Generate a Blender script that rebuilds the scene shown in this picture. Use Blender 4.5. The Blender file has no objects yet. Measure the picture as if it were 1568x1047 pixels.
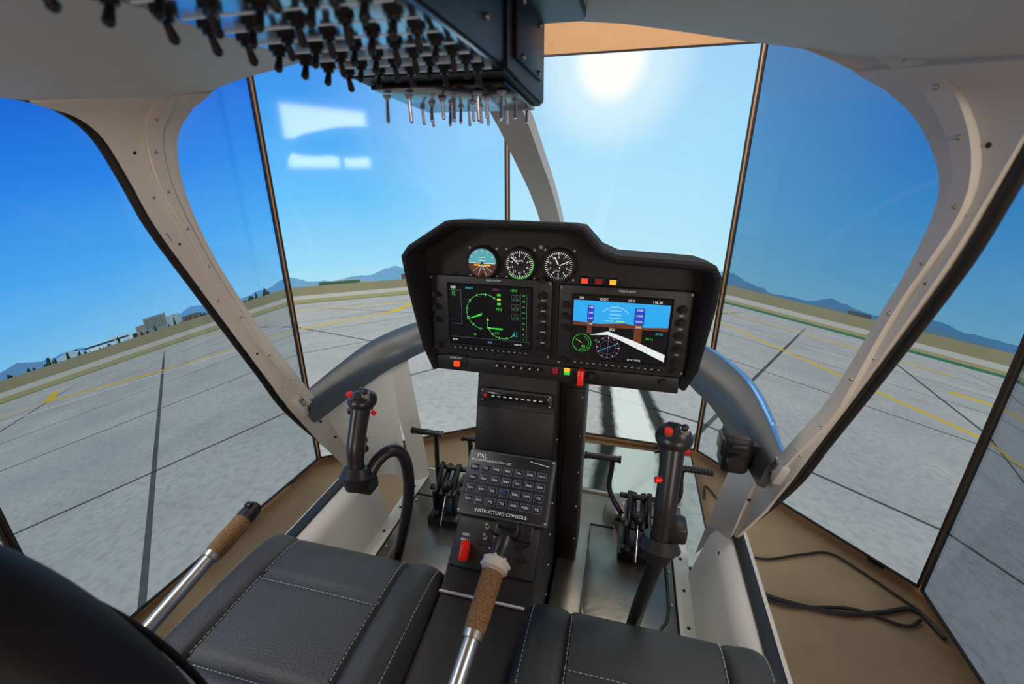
import bpy, bmesh, math, random
from mathutils import Vector, Matrix, Euler
random.seed(4)
W = 1.5      # cabin datum waterline height above the room floor
X0 = -0.23   # cabin centreline
sc = bpy.context.scene
try:
    sc.view_settings.view_transform = 'Standard'
except Exception:
    pass

# ---------------------------------------------------------------- materials
def lin(c):
    return tuple((v/12.92 if v <= 0.04045 else ((v+0.055)/1.055)**2.4) for v in c)
def rgb(r, g, b):
    return lin((r/255, g/255, b/255))
def mat(name, col, rough=0.5, metal=0.0, var=0.06, vscale=12, bump=0.0, bscale=200, coat=0.0, emis=None, estr=1.0, spec=0.5):
    m = bpy.data.materials.new(name); m.use_nodes = True
    nt = m.node_tree; p = nt.nodes['Principled BSDF']
    p.inputs['Roughness'].default_value = rough
    p.inputs['Metallic'].default_value = metal
    p.inputs['Coat Weight'].default_value = coat
    p.inputs['Specular IOR Level'].default_value = spec
    tc = nt.nodes.new('ShaderNodeTexCoord')
    n = nt.nodes.new('ShaderNodeTexNoise'); n.inputs['Scale'].default_value = vscale; n.inputs['Detail'].default_value = 5
    nt.links.new(tc.outputs['Object'], n.inputs['Vector'])
    r = nt.nodes.new('ShaderNodeValToRGB')
    r.color_ramp.elements[0].position = 0.3; r.color_ramp.elements[1].position = 0.7
    r.color_ramp.elements[0].color = (*[c*(1-var) for c in col], 1)
    r.color_ramp.elements[1].color = (*[min(1, c*(1+var)) for c in col], 1)
    nt.links.new(n.outputs['Fac'], r.inputs['Fac']); nt.links.new(r.outputs['Color'], p.inputs['Base Color'])
    if bump:
        n2 = nt.nodes.new('ShaderNodeTexNoise'); n2.inputs['Scale'].default_value = bscale; n2.inputs['Detail'].default_value = 3
        nt.links.new(tc.outputs['Object'], n2.inputs['Vector'])
        bp = nt.nodes.new('ShaderNodeBump'); bp.inputs['Strength'].default_value = bump; bp.inputs['Distance'].default_value = 0.002
        nt.links.new(n2.outputs['Fac'], bp.inputs['Height']); nt.links.new(bp.outputs['Normal'], p.inputs['Normal'])
    if emis:
        p.inputs['Emission Color'].default_value = (*emis, 1); p.inputs['Emission Strength'].default_value = estr
    return m
M_white = mat('painted_shell', rgb(228, 225, 215), 0.42, var=0.03, vscale=5, bump=0.05, bscale=90)
M_roof = mat('headliner', rgb(214, 213, 209), 0.6, var=0.03, vscale=4, bump=0.1, bscale=150)
M_seal = mat('rubber_seal', (0.012, 0.012, 0.013), 0.45, var=0.1)
M_alu = mat('aluminium_floor', rgb(140, 136, 127), 0.32, 0.9, var=0.25, vscale=6, bump=0.25, bscale=26)
M_alud = mat('aluminium_tread', rgb(120, 117, 110), 0.30, 0.9, var=0.25, vscale=9, bump=0.3, bscale=40)
M_beam = mat('grey_beam', rgb(84, 87, 90), 0.34, 0.5, var=0.05)
M_sheen = mat('sky_sheen_strip', (0.50, 0.72, 0.92), 0.12, 0.9, var=0.03)  # blue of the reflected sky put into the metal colour
M_black = mat('black_panel', (0.012, 0.012, 0.013), 0.5, var=0.15, bump=0.15, bscale=400)
M_blackg = mat('black_gloss', (0.01, 0.01, 0.012), 0.15, var=0.1)
M_plate = mat('switch_plate', (0.22, 0.28, 0.35), 0.14, 0.9, var=0.1)
M_hood = mat('hood_vinyl', (0.011, 0.011, 0.012), 0.75, var=0.2, bump=0.4, bscale=500, spec=0.3)
M_bezel = mat('bezel', (0.016, 0.016, 0.018), 0.5, var=0.1)
M_knob = mat('knob', (0.018, 0.018, 0.02), 0.35, var=0.1)
M_steel = mat('steel', (0.58, 0.57, 0.54), 0.34, 0.9, var=0.05)
M_chrome = mat('chrome', (0.8, 0.76, 0.7), 0.14, 1.0, var=0.02)
M_cork = mat('cork_grip', rgb(150, 116, 80), 0.85, var=0.5, vscale=330, bump=0.8, bscale=400)
M_leather = mat('leather', rgb(60, 63, 63), 0.46, var=0.08, vscale=9, bump=0.4, bscale=330)
M_thread = mat('thread', rgb(160, 160, 158), 0.8)
M_dleather = mat('dark_leather', rgb(24, 25, 30), 0.6, var=0.1, vscale=9, bump=0.2, bscale=330, spec=.3)
M_red = mat('red_plastic', rgb(225, 35, 22), 0.35, emis=rgb(225, 35, 22), estr=0.15)
M_whitep = mat('white_plastic', rgb(225, 222, 212), 0.4)
M_ink = mat('label_ink', rgb(205, 208, 210), 0.6, emis=rgb(200, 205, 210), estr=0.25)
M_amber = mat('amber_lamp', rgb(250, 165, 30), 0.4, emis=rgb(255, 165, 25), estr=1.0)
M_redl = mat('red_lamp', rgb(235, 60, 30), 0.4, emis=rgb(235, 70, 35), estr=0.8)
M_dred = mat('dark_red_lamp', rgb(120, 20, 30), 0.4, emis=rgb(130, 20, 35), estr=0.5)
M_carpetline = mat('white_trim', rgb(230, 230, 225), 0.5)
def emi(name, c, s=1.0):
    return mat(name, (0.005, 0.005, 0.005), 0.3, emis=c, estr=s, var=0.0)
D_black = emi('glass_off', rgb(8, 10, 14), 1)
D_sky = emi('disp_sky', rgb(45, 170, 240)); D_sky2 = emi('disp_sky2', rgb(120, 200, 240))
D_brown = emi('disp_brown', rgb(105, 56, 38)); D_white = emi('disp_white', rgb(228, 234, 234))
D_green = emi('disp_green', rgb(60, 215, 70)); D_cyan = emi('disp_cyan', rgb(60, 190, 210))
D_mag = emi('disp_magenta', rgb(140, 60, 140)); D_blue = emi('disp_blue', rgb(35, 70, 190))
D_grey = emi('disp_grey', rgb(90, 100, 105)); D_teal = emi('disp_teal', rgb(90, 165, 175)); D_lime = emi('disp_lime', rgb(190, 230, 60))
G_brown = emi('gauge_earth', rgb(84, 52, 40))

# ---------------------------------------------------------------- builder
def catmull(pts, n=8):
    pts = [Vector(p) for p in pts]; out = []
    P = [pts[0]*2-pts[1]] + pts + [pts[-1]*2-pts[-2]]
    for i in range(1, len(P)-2):
        for k in range(n):
            t = k/n; a, b, c, d = P[i-1], P[i], P[i+1], P[i+2]
            out.append(0.5*((2*b)+(c-a)*t+(2*a-5*b+4*c-d)*t*t+(3*b-3*c+d-a)*t**3))
    out.append(pts[-1]); return out
class Build:
    def __init__(s, name, M=None):
        s.name = name; s.bm = bmesh.new(); s.mats = []; s.M = M or Matrix.Identity(4); s.kids = []
    def mi(s, m):
        if m not in s.mats: s.mats.append(m)
        return s.mats.index(m)
    def absorb(s, t, m, L=None):
        i = s.mi(m); X = s.M @ L if L is not None else s.M
        mp = {v: s.bm.verts.new(X @ v.co) for v in t.verts}
        for f in t.faces:
            try:
                g = s.bm.faces.new([mp[v] for v in f.verts]); g.material_index = i; g.smooth = True
            except ValueError: pass
        t.free()
    def box(s, c, size, m, rot=(0, 0, 0), bev=0.003, seg=2):
        t = bmesh.new(); bmesh.ops.create_cube(t, size=1)
        for v in t.verts: v.co = Vector((v.co.x*size[0], v.co.y*size[1], v.co.z*size[2]))
        if bev > 0: bmesh.ops.bevel(t, geom=t.edges[:], offset=min(bev, min(size)*0.45), segments=seg, profile=0.5, affect='EDGES')
        s.absorb(t, m, Matrix.Translation(c) @ Euler([math.radians(a) for a in rot]).to_matrix().to_4x4())
    def raw(s, verts, faces, m, thick=0, bev=0):
        t = bmesh.new(); vs = [t.verts.new(v) for v in verts]
        for f in faces:
            try: t.faces.new([vs[i] for i in f])
            except ValueError: pass
        bmesh.ops.recalc_face_normals(t, faces=t.faces[:])
        if thick: bmesh.ops.solidify(t, geom=t.faces[:], thickness=thick)
        if bev: bmesh.ops.bevel(t, geom=t.edges[:], offset=bev, segments=2, affect='EDGES')
        s.absorb(t, m)
    def rings(s, R, m, cap=True, closed=True):
        n = len(R[0]); V = [p for r in R for p in r]; F = []
        for i in range(len(R)-1):
            for k in range(n if closed else n-1):
                a = i*n+k; b = i*n+(k+1) % n
                F.append((a, b, b+n, a+n))
        if cap and closed: F += [tuple(range(n-1, -1, -1)), tuple(range((len(R)-1)*n, len(R)*n))]
        s.raw(V, F, m)
    def tube(s, pts, r, m, seg=14, sm=6, cap=True, ell=1.0):
        ctrl = [Vector(p) for p in pts]
        P = catmull(ctrl, sm) if (sm > 1 and len(ctrl) > 2) else ctrl
        if isinstance(r, (int, float)): rr = [r]*len(P)
        else:
            rr = []
            for i in range(len(P)):
                f = i/(len(P)-1)*(len(r)-1); a = min(int(f), len(r)-2); rr.append(r[a]+(r[a+1]-r[a])*(f-a))
        R = []; up = None
        for i, p in enumerate(P):
            t = (P[min(i+1, len(P)-1)]-P[max(i-1, 0)]).normalized()
            if up is None:
                up = Vector((1, 0, 0)) if abs(t.x) < 0.8 else Vector((0, 1, 0))
            n = (up-t*up.dot(t)).normalized(); up = n; b = t.cross(n)
            R.append([p+(n*math.cos(a)*ell+b*math.sin(a))*rr[i] for a in [2*math.pi*k/seg for k in range(seg)]])
        s.rings(R, m, cap)
    def cyl(s, a, b, r, m, r2=None, seg=18):
        s.tube([a, b], [r, r if r2 is None else r2], m, seg, 1)
    def ball(s, c, r, m, sx=1, sy=1, sz=1, seg=14):
        t = bmesh.new(); bmesh.ops.create_uvsphere(t, u_segments=seg, v_segments=seg//2+2, radius=r)
        s.absorb(t, m, Matrix.Translation(c) @ Matrix.Diagonal((sx, sy, sz, 1)))
    def strip(s, A, B, m, thick=0.008, n=1):
        V = []; F = []
        for a, b in zip(A, B):
            a = Vector(a); b = Vector(b)
            for k in range(n+1): V.append(a+(b-a)*k/n)
        w = n+1
        for i in range(len(A)-1):
            for k in range(n): F.append((i*w+k, i*w+k+1, (i+1)*w+k+1, (i+1)*w+k))
        s.raw(V, F, m, thick)
    def prism(s, prof, x0, x1, m, bev=0.0):
        n = len(prof); V = [(x0, y, z) for y, z in prof]+[(x1, y, z) for y, z in prof]
        F = [tuple(range(n)), tuple(range(2*n-1, n-1, -1))]+[(i, (i+1) % n, n+(i+1) % n, n+i) for i in range(n)]
        s.raw(V, F, m, 0, bev)
    def text(s, txt, pos, size, m, rot=(90, 0, 0), align='CENTER'):
        s.kids.append((txt, s.M @ Matrix.Translation(pos) @ Euler([math.radians(a) for a in rot]).to_matrix().to_4x4(), size, m, align))
    def done(s):
        me = bpy.data.meshes.new(s.name)
        co = [v.co for v in s.bm.verts]
        lo = Vector([min(c[i] for c in co) for i in range(3)]); hi = Vector([max(c[i] for c in co) for i in range(3)])
        c = (lo+hi)/2; c.z = lo.z
        for v in s.bm.verts: v.co -= c
        s.bm.to_mesh(me); s.bm.free()
        for m in s.mats: me.materials.append(m)
        try: me.set_sharp_from_angle(angle=math.radians(38))
        except Exception: pass
        o = bpy.data.objects.new(s.name, me); o.location = c; sc.collection.objects.link(o)
        for i, (txt, X, size, m, al) in enumerate(s.kids):
            cu = bpy.data.curves.new('label', 'FONT'); cu.body = txt; cu.size = size; cu.align_x = al; cu.align_y = 'CENTER'
            cu.materials.append(m)
            t = bpy.data.objects.new('label_%d' % i, cu); sc.collection.objects.link(t)
            t.parent = o; t.matrix_parent_inverse = Matrix.Translation(-c); t.matrix_basis = X
        return o
CAB = Matrix.Translation((0, 0, W))

# ---------------------------------------------------------------- simulator picture (computed for the design eye point)
EYE = (-0.23, 0.35, 0.98)
class S:
    def __init__(s, nt, sock): s.nt = nt; s.k = sock
    def op(s, o, *a):
        n = s.nt.nodes.new('ShaderNodeMath'); n.operation = o
        for i, v in enumerate((s,)+a):
            if isinstance(v, S): s.nt.links.new(v.k, n.inputs[i])
            else: n.inputs[i].default_value = v
        return S(s.nt, n.outputs[0])
    def __add__(s, b): return s.op('ADD', b)
    def __sub__(s, b): return s.op('SUBTRACT', b)
    def __mul__(s, b): return s.op('MULTIPLY', b)
    def __truediv__(s, b): return s.op('DIVIDE', b)
    def abs(s): return s.op('ABSOLUTE')
    def lt(s, b): return s.op('LESS_THAN', b)
    def gt(s, b): return s.op('GREATER_THAN', b)
    def sstep(s, a, b):
        n = s.nt.nodes.new('ShaderNodeMapRange'); n.interpolation_type = 'SMOOTHSTEP'
        s.nt.links.new(s.k, n.inputs[0]); n.inputs[1].default_value = a; n.inputs[2].default_value = b
        return S(s.nt, n.outputs[0])
def sim_mat(name, tint, gain, deep=1.45, gtint=None):
    m = bpy.data.materials.new(name); m.use_nodes = True; nt = m.node_tree
    p = nt.nodes['Principled BSDF']; p.inputs['Base Color'].default_value = (0.004, 0.004, 0.005, 1)
    p.inputs['Roughness'].default_value = 0.06; p.inputs['Specular IOR Level'].default_value = 0.40
    g = nt.nodes.new('ShaderNodeNewGeometry'); sep = nt.nodes.new('ShaderNodeSeparateXYZ'); nt.links.new(g.outputs['Position'], sep.inputs[0])
    dx = S(nt, sep.outputs[0])-EYE[0]; dy = S(nt, sep.outputs[1])-EYE[1]; dz = S(nt, sep.outputs[2])-EYE[2]
    r = (dx*dx+dy*dy).op('SQRT'); el = dz/r; az = dx.op('ARCTAN2', dy)
    k = (dz*-1).op('MAXIMUM', 0.003).op('POWER', -1.0)*2.0
    gx = dx*k; gy = dy*k; gr = r*k
    def mix(f, a, b):
        n = nt.nodes.new('ShaderNodeMix'); n.data_type = 'RGBA'
        if isinstance(f, S): nt.links.new(f.k, n.inputs[0])
        else: n.inputs[0].default_value = f
        for i, v in ((6, a), (7, b)):
            if isinstance(v, tuple): n.inputs[i].default_value = (*v, 1)
            else: nt.links.new(v, n.inputs[i])
        return n.outputs[2]
    def noise(x, y, scale, detail=4):
        c = nt.nodes.new('ShaderNodeCombineXYZ'); nt.links.new(x.k, c.inputs[0]); nt.links.new(y.k, c.inputs[1])
        n = nt.nodes.new('ShaderNodeTexNoise'); n.inputs['Scale'].default_value = scale; n.inputs['Detail'].default_value = detail
        nt.links.new(c.outputs[0], n.inputs['Vector']); return S(nt, n.outputs['Fac'])
    # sky
    ramp = nt.nodes.new('ShaderNodeValToRGB'); e = ramp.color_ramp.elements
    e[0].position = 0; e[0].color = (*rgb(186, 228, 243), 1); e[1].position = 1; e[1].color = (*rgb(24, 108, 214), 1)
    for pos, c in ((0.10, rgb(162, 219, 248)), (0.32, rgb(112, 196, 251)), (0.62, rgb(64, 158, 242))):
        x = e.new(pos); x.color = (*c, 1)
    nt.links.new((el*deep).k, ramp.inputs[0]); sky = ramp.outputs[0]
    cl = (noise(az, el*3.0, 2.2, 6)-0.55)*0.30
    sky = mix(cl.op('MAXIMUM', 0.0), sky, rgb(215, 235, 250))
    # sun disc glow
    sd = Vector((0.095, 1.97, 0.95)).normalized()
    L = (dx*dx+dy*dy+dz*dz).op('SQRT'); dt = (dx*sd.x+dy*sd.y+dz*sd.z)/L
    sky = mix(dt.sstep(0.80, 1.0)*0.50, sky, rgb(205, 240, 252)); sky = mix(dt.sstep(0.982, 1.0005)*0.70, sky, rgb(228, 246, 255)); sky = mix(dt.sstep(0.9965, 0.9996), sky, rgb(255, 255, 250))
    # mountains / trees / buildings on the skyline
    mh = (noise(az, az*0.0, 5.0, 6)-0.38)*0.13
    sky = mix((el-mh).lt(0.0), sky, rgb(118, 164, 200))
    mh2 = (noise(az+7.0, az*0.0, 9.0, 6)-0.40)*0.05
    sky = mix((el-mh2).lt(0.0), sky, rgb(140, 160, 172))
    th = (noise(az+3.0, az*0.0, 60.0, 3)-0.46)*0.09
    leftside = az.lt(-0.78)
    sky = mix((el-th).lt(0.0)*leftside, sky, rgb(34, 52, 46))
    def blk(a, w, h, col, sk, roof=None):
        d = (az-a).abs(); hh = h if roof is None else (d*(-roof)+h)
        return mix(d.lt(w)*(el-hh).lt(0.0), sk, col)
    for a, w, h, c, rf in ((-1.27, 0.035, 0.024, (120, 150, 178), .35), (-1.34, 0.04, 0.020, (175, 180, 186), .3), (-1.10, 0.022, 0.016, (212, 210, 204), None), (-1.145, 0.018, 0.013, (228, 226, 220), None),
                       (-1.19, 0.022, 0.016, (190, 190, 190), .4), (-1.055, 0.014, 0.022, (160, 130, 112), None), (-1.03, 0.022, 0.034, (142, 132, 120), None), (-0.995, 0.014, 0.024, (176, 166, 150), None), (-0.96, 0.018, 0.012, (120, 85, 70), None),
                       (-0.62, .05, .008, (70, 90, 70), None), (-0.43, 0.035, 0.014, (96, 78, 80), None), (-0.37, 0.02, 0.010, (150, 130, 120), None), (0.97, 0.06, 0.014, (50, 84, 116), None), (0.62, 0.02, 0.008, (120, 110, 110), None)):
        sky = blk(a, w, h, rgb(*c), sky, rf)
    wb = (el*260.0).op('FRACT').lt(0.4)*((az+1.03).abs().lt(0.020))*(el-0.019).abs().lt(0.012)*((az*190.0).op('FRACT').gt(0.25))
    sky = mix(wb, sky, rgb(84, 80, 76))
    wb = (el-0.009).abs().lt(0.002)*(az+1.125).abs().lt(0.04); sky = mix(wb, sky, rgb(60, 70, 84))
    th = (noise(az+9.0, az*0.0, 110.0, 2)-0.52)*0.11
    sky = mix((el-th).lt(0.0)*leftside, sky, rgb(30, 50, 40))
    sky = mix((az*9.0).op('FRACT').lt(0.012)*el.lt(0.045)*leftside, sky, rgb(190, 205, 215))
    # ground : apron slabs
    n1 = noise(gx, gy, 0.30, 6); n2 = noise(gx, gy, 9.0, 7); n3 = noise(gx+40.0, gy, 0.9, 5)
    gcol = mix(n1.sstep(0.3, 0.7), rgb(172, 176, 177), rgb(188, 190, 188))
    gcol = mix(n3.sstep(0.45, 0.75)*0.40, gcol, rgb(156, 159, 160))
    gcol = mix(n2.sstep(0.40, 0.75)*0.42, gcol, rgb(132, 134, 136))
    an = math.radians(58); ca, sa = math.cos(an), math.sin(an)
    u = gx*ca+gy*sa+0.66; v = gy*ca-gx*sa-6.08
    for q, sz, wk in ((u, 6.0, .026), (v, 5.0, .024)):
        dd = (((q/sz+0.5).op('FRACT')-0.5).abs())*sz
        wj = gr*0.0016+wk
        gcol = mix(dd.lt(wj)*0.85*(gr*-1+46).sstep(0.0, 22.0), gcol, rgb(52, 57, 59))
    def seg(ax, ay, bx, by, w, col, cur):
        ln = math.hypot(bx-ax, by-ay); ux, uy = (bx-ax)/ln, (by-ay)/ln
        d = ((gx-ax)*(-uy)+(gy-ay)*ux).abs(); t = (gx-ax)*ux+(gy-ay)*uy
        return mix(d.lt(w)*t.gt(0.0)*t.lt(ln), cur, col)
    Y = rgb(214, 182, 58)
    for s_ in ((-27, 9.0, -18.3, 10.7, 0.24), (-18.3, 10.7, -12.4, 13.8, 0.20), (-12.4, 13.8, -11, 20, 0.20), (-11, 20, -13, 29, .26), (-27, 9, -28.5, 6.5, 0.24),
               (7.0, 24, 9.6, 8.4, 0.15), (9.6, 8.4, 12.5, -8, 0.14), (-30, 22, -9, 30, 0.35), (15, 15, 27, 6, 0.40), (-34, 12, -27, 9, .25), (11, 30, 22, 22, .4)):
        gcol = seg(*s_, Y, gcol)
    gcol = seg(-26, 5.5, -14, 12, 0.08, rgb(225, 225, 220), gcol)
    # dark streaks and a white band ahead of the nose
    cxx = gx-0.62-gy*0.05; st = (cxx.abs()-0.34).abs(); nb = noise(gx*4.0, gy, 3.0, 3)*0.10
    gcol = mix(cxx.abs().lt(0.26)*gy.lt(9.0)*0.8, gcol, rgb(228, 234, 230))
    gcol = mix((st*-1+nb+0.10).sstep(0.0, 0.10)*gy.lt(9.0)*gy.gt(0.5)*0.95, gcol, rgb(14, 20, 20))
    far = gr.gt(46.0)
    gcol = mix(far, gcol, rgb(158, 152, 112)); gcol = mix((gr-49.0).abs().lt(3.0)*az.gt(0.2), gcol, rgb(62, 120, 96)); gcol = mix((gr-47.5).abs().lt(1.5)*az.lt(-0.2), gcol, rgb(120, 136, 98))
    gcol = mix(gr.gt(62.0)*gr.lt(90.0), gcol, rgb(182, 184, 176)); gcol = mix(gr.gt(90.0), gcol, rgb(140, 136, 108))
    gt = gtint or (1, 1, 1)
    g2 = nt.nodes.new('ShaderNodeMix'); g2.data_type = 'RGBA'; g2.blend_type = 'MULTIPLY'; g2.inputs[0].default_value = 1
    nt.links.new(gcol, g2.inputs[6]); g2.inputs[7].default_value = (*gt, 1)
    s2 = nt.nodes.new('ShaderNodeMix'); s2.data_type = 'RGBA'; s2.blend_type = 'MULTIPLY'; s2.inputs[0].default_value = 1
    nt.links.new(sky, s2.inputs[6]); s2.inputs[7].default_value = (*tint, 1)
    col = mix(el.lt(0.0), s2.outputs[2], g2.outputs[2])
    nt.links.new(col, p.inputs['Emission Color']); p.inputs['Emission Strength'].default_value = gain
    return m

ZB, ZT = 0.05, 1.97
E = {'E4': (-1.55, 0.60), 'E1': (-1.49, 1.73), 'E0': (-0.607, 2.338), 'E2': (0.464, 2.295), 'E3': (1.156, 1.565), 'E5': (1.13, 0.50), 'E6': (-1.50, -0.47)}
def screen(a, b, m):
    ax, ay = E[a]; bx, by = E[b]
    A = Vector((ax, ay, 0)); B = Vector((bx, by, 0)); d = (B-A).normalized(); n = Vector((-d.y, d.x, 0))
    A += d*0.004; B -= d*0.004
    o = Build('video_wall_display')
    X = Matrix(((d.x, n.x, 0, A.x), (d.y, n.y, 0, A.y), (0, 0, 1, 0), (0, 0, 0, 1)))
    o.M = X; w = (B-A).length; h = ZT-ZB
    o.box((w/2, 0.035, (ZB+ZT)/2), (w, 0.05, h), M_bezel, bev=0.004)
    bz = 0.008
    o.box((bz/2, 0.006, (ZB+ZT)/2), (bz, 0.014, h), M_bezel, bev=0.001); o.box((w-bz/2, 0.006, (ZB+ZT)/2), (bz, 0.014, h), M_bezel, bev=0.001)
    o.box((w/2, 0.006, ZB+bz/2), (w, 0.014, bz), M_bezel, bev=0.001); o.box((w/2, 0.006, ZT-bz/2), (w, 0.014, bz), M_bezel, bev=0.001)
    o.raw([(bz, 0.008, ZB+bz), (w-bz, 0.008, ZB+bz), (w-bz, 0.008, ZT-bz), (bz, 0.008, ZT-bz)], [(0, 1, 2, 3)], m)
    for fx in (0.15, w-0.15):
        o.box((fx, 0.20, 0.02), (0.06, 0.30, 0.04), M_black, bev=0.004)
        o.box((fx, 0.10, 0.75), (0.05, 0.08, 1.5), M_black, bev=0.004)
    o.done()
screen('E6', 'E4', sim_mat('sim_left_rear', (0.50, 0.76, 0.98), 0.90, 1.9, (.66, .72, .78)))
screen('E4', 'E1', sim_mat('sim_left', (0.42, 0.72, 0.96), 0.90, 1.9, (.60, .67, .73)))
screen('E1', 'E0', sim_mat('sim_front_left', (0.86, 0.98, 1.0), 1.0, 1.5, (.88, .92, .93)))
screen('E0', 'E2', sim_mat('sim_front_right', (1.04, 1.05, 1.0), 1.0, 1.15, (.88, .92, .92)))
screen('E2', 'E3', sim_mat('sim_right', (0.27, 0.44, 0.56), 0.95, 1.7, (.70, .75, .79)))
screen('E3', 'E5', sim_mat('sim_right_rear', (0.36, 0.56, 0.70), 0.95, 1.8, (.30, .34, .40)))

fd = Build('floor_display')
fd.box((-0.08, 1.84, 0.03), (1.04, 0.78, 0.05), M_blackg, bev=0.004)
fd.raw([(-0.59, 1.46, 0.057), (0.43, 1.46, 0.057), (0.43, 2.22, 0.057), (-0.59, 2.22, 0.057)], [(0, 1, 2, 3)], sim_mat('sim_floor', (0.72, 0.80, 0.78), 0.95, 1.4, (.58, .68, .66)))
fd.done()

# ---------------------------------------------------------------- room
M_conc = mat('concrete', rgb(148, 128, 100), 0.75, var=0.30, vscale=2.2, bump=0.3, bscale=40)
M_wall = mat('tan_wall', rgb(200, 160, 120), 0.8, var=0.04)
M_ceil = mat('ceiling_paint', rgb(205, 180, 150), 0.8, var=0.04)
def slab(name, c, size, m):
    o = Build(name); o.box(c, size, m, bev=0); o.done()
slab('floor', (0, 0.3, -0.05), (7.2, 7.2, 0.1), M_conc)
slab('ceiling', (0, 0.3, 3.25), (7.2, 7.2, 0.1), M_ceil)
slab('wall_front', (0, 3.85, 1.6), (7.2, 0.1, 3.2), M_wall)
slab('wall_back', (0, -3.25, 1.6), (7.2, 0.1, 3.2), M_wall)
slab('wall_left', (-3.55, 0.3, 1.6), (0.1, 7.0, 3.2), M_wall)
slab('wall_right', (3.55, 0.3, 1.6), (0.1, 7.0, 3.2), M_wall)
wn = Build('window_1')
M_day = mat('daylight_pane', (.8, .8, .8), .3, emis=(1, .98, .94), estr=15)
wn.box((2.25, -3.19, 1.93), (1.62, .04, .98), M_whitep, bev=.005)
wn.raw([(1.50, -3.165, 1.50), (3.0, -3.165, 1.50), (3.0, -3.165, 2.36), (1.50, -3.165, 2.36)], [(0, 1, 2, 3)], M_day)
wn.done()
cb = Build('floor_cable')
cb.tube([(0.45, 1.55, .012), (0.61, 1.44, .012), (0.85, 1.42, .012), (1.0, 1.46, .012), (1.12, 1.50, .012), (1.16, 1.40, .012)], 0.008, M_seal, 8)
cb.tube([(0.45, 1.50, .012), (0.65, 1.41, .012), (0.9, 1.45, .012), (1.05, 1.42, .012), (1.12, 1.46, .012)], 0.006, M_seal, 8)
cb.tube([(0.50, 1.75, .01), (0.62, 1.62, .01), (0.80, 1.68, .01), (0.92, 1.72, .01), (1.0, 1.66, .01), (1.14, 1.50, .01)], 0.005, M_seal, 8)
cb.tube([(0.47, 1.95, .01), (0.49, 2.05, .01), (0.54, 1.9, .01), (0.48, 1.82, .01), (0.5, 1.7, .01)], 0.004, M_seal, 8)
cb.done()

# ---------------------------------------------------------------- airframe
af = Build('helicopter_cabin', CAB)
def sp(side, s, y, z): return Vector((X0+side*s, y, z))
TOPI = [(.36, .762, .168), (.28, .778, .185), (.2, .79, .202), (.1, .797, .214), (0, .8, .219)]
IL = [(.58, .955, -.595), (.583, .89, -.47), (.585, .83, -.36), (.587, .760, -.20), (.585, .727, -.10), (.578, .710, -.02), (.565, .71, .05), (.535, .720, .095), (.49, .733, .128), (.43, .745, .150)]+TOPI
IR = [(.585, .935, -.595), (.591, .86, -.47), (.595, .795, -.36), (.598, .727, -.20), (.597, .685, -.10), (.588, .664, -.02), (.560, .680, .045), (.528, .706, .088), (.49, .728, .118), (.43, .745, .146)]+TOPI
O = [(.61, .895, -.60), (.61, .84, -.48), (.61, .785, -.36), (.61, .712, -.20), (.61, .668, -.10), (.61, .645, -.02), (.61, .622, .045), (.606, .585, .08), (.60, .53, .094)]
OR = [(.61, .895, -.60), (.61, .835, -.48), (.61, .773, -.36), (.61, .692, -.20), (.61, .645, -.10), (.61, .620, -.02), (.61, .600, .045), (.606, .570, .08), (.60, .52, .094)]
def interp(tab, x):
    tab = sorted(tab)
    if x <= tab[0][0]: return tab[0][1]
    for (a, b), (c, d) in zip(tab, tab[1:]):
        if x <= c: return b+(d-b)*(x-a)/(c-a)
    return tab[-1][1]
zr = [(0, .217), (.1, .212), (.2, .2), (.28, .183), (.36, .165), (.43, .148), (.49, .127), (.53, .112), (.56, .104), (.60, .094)]
yf = [(0, .8), (.2, .79), (.36, .765), (.49, .725), (.53, .690), (.56, .63), (.60, .52)]
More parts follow.
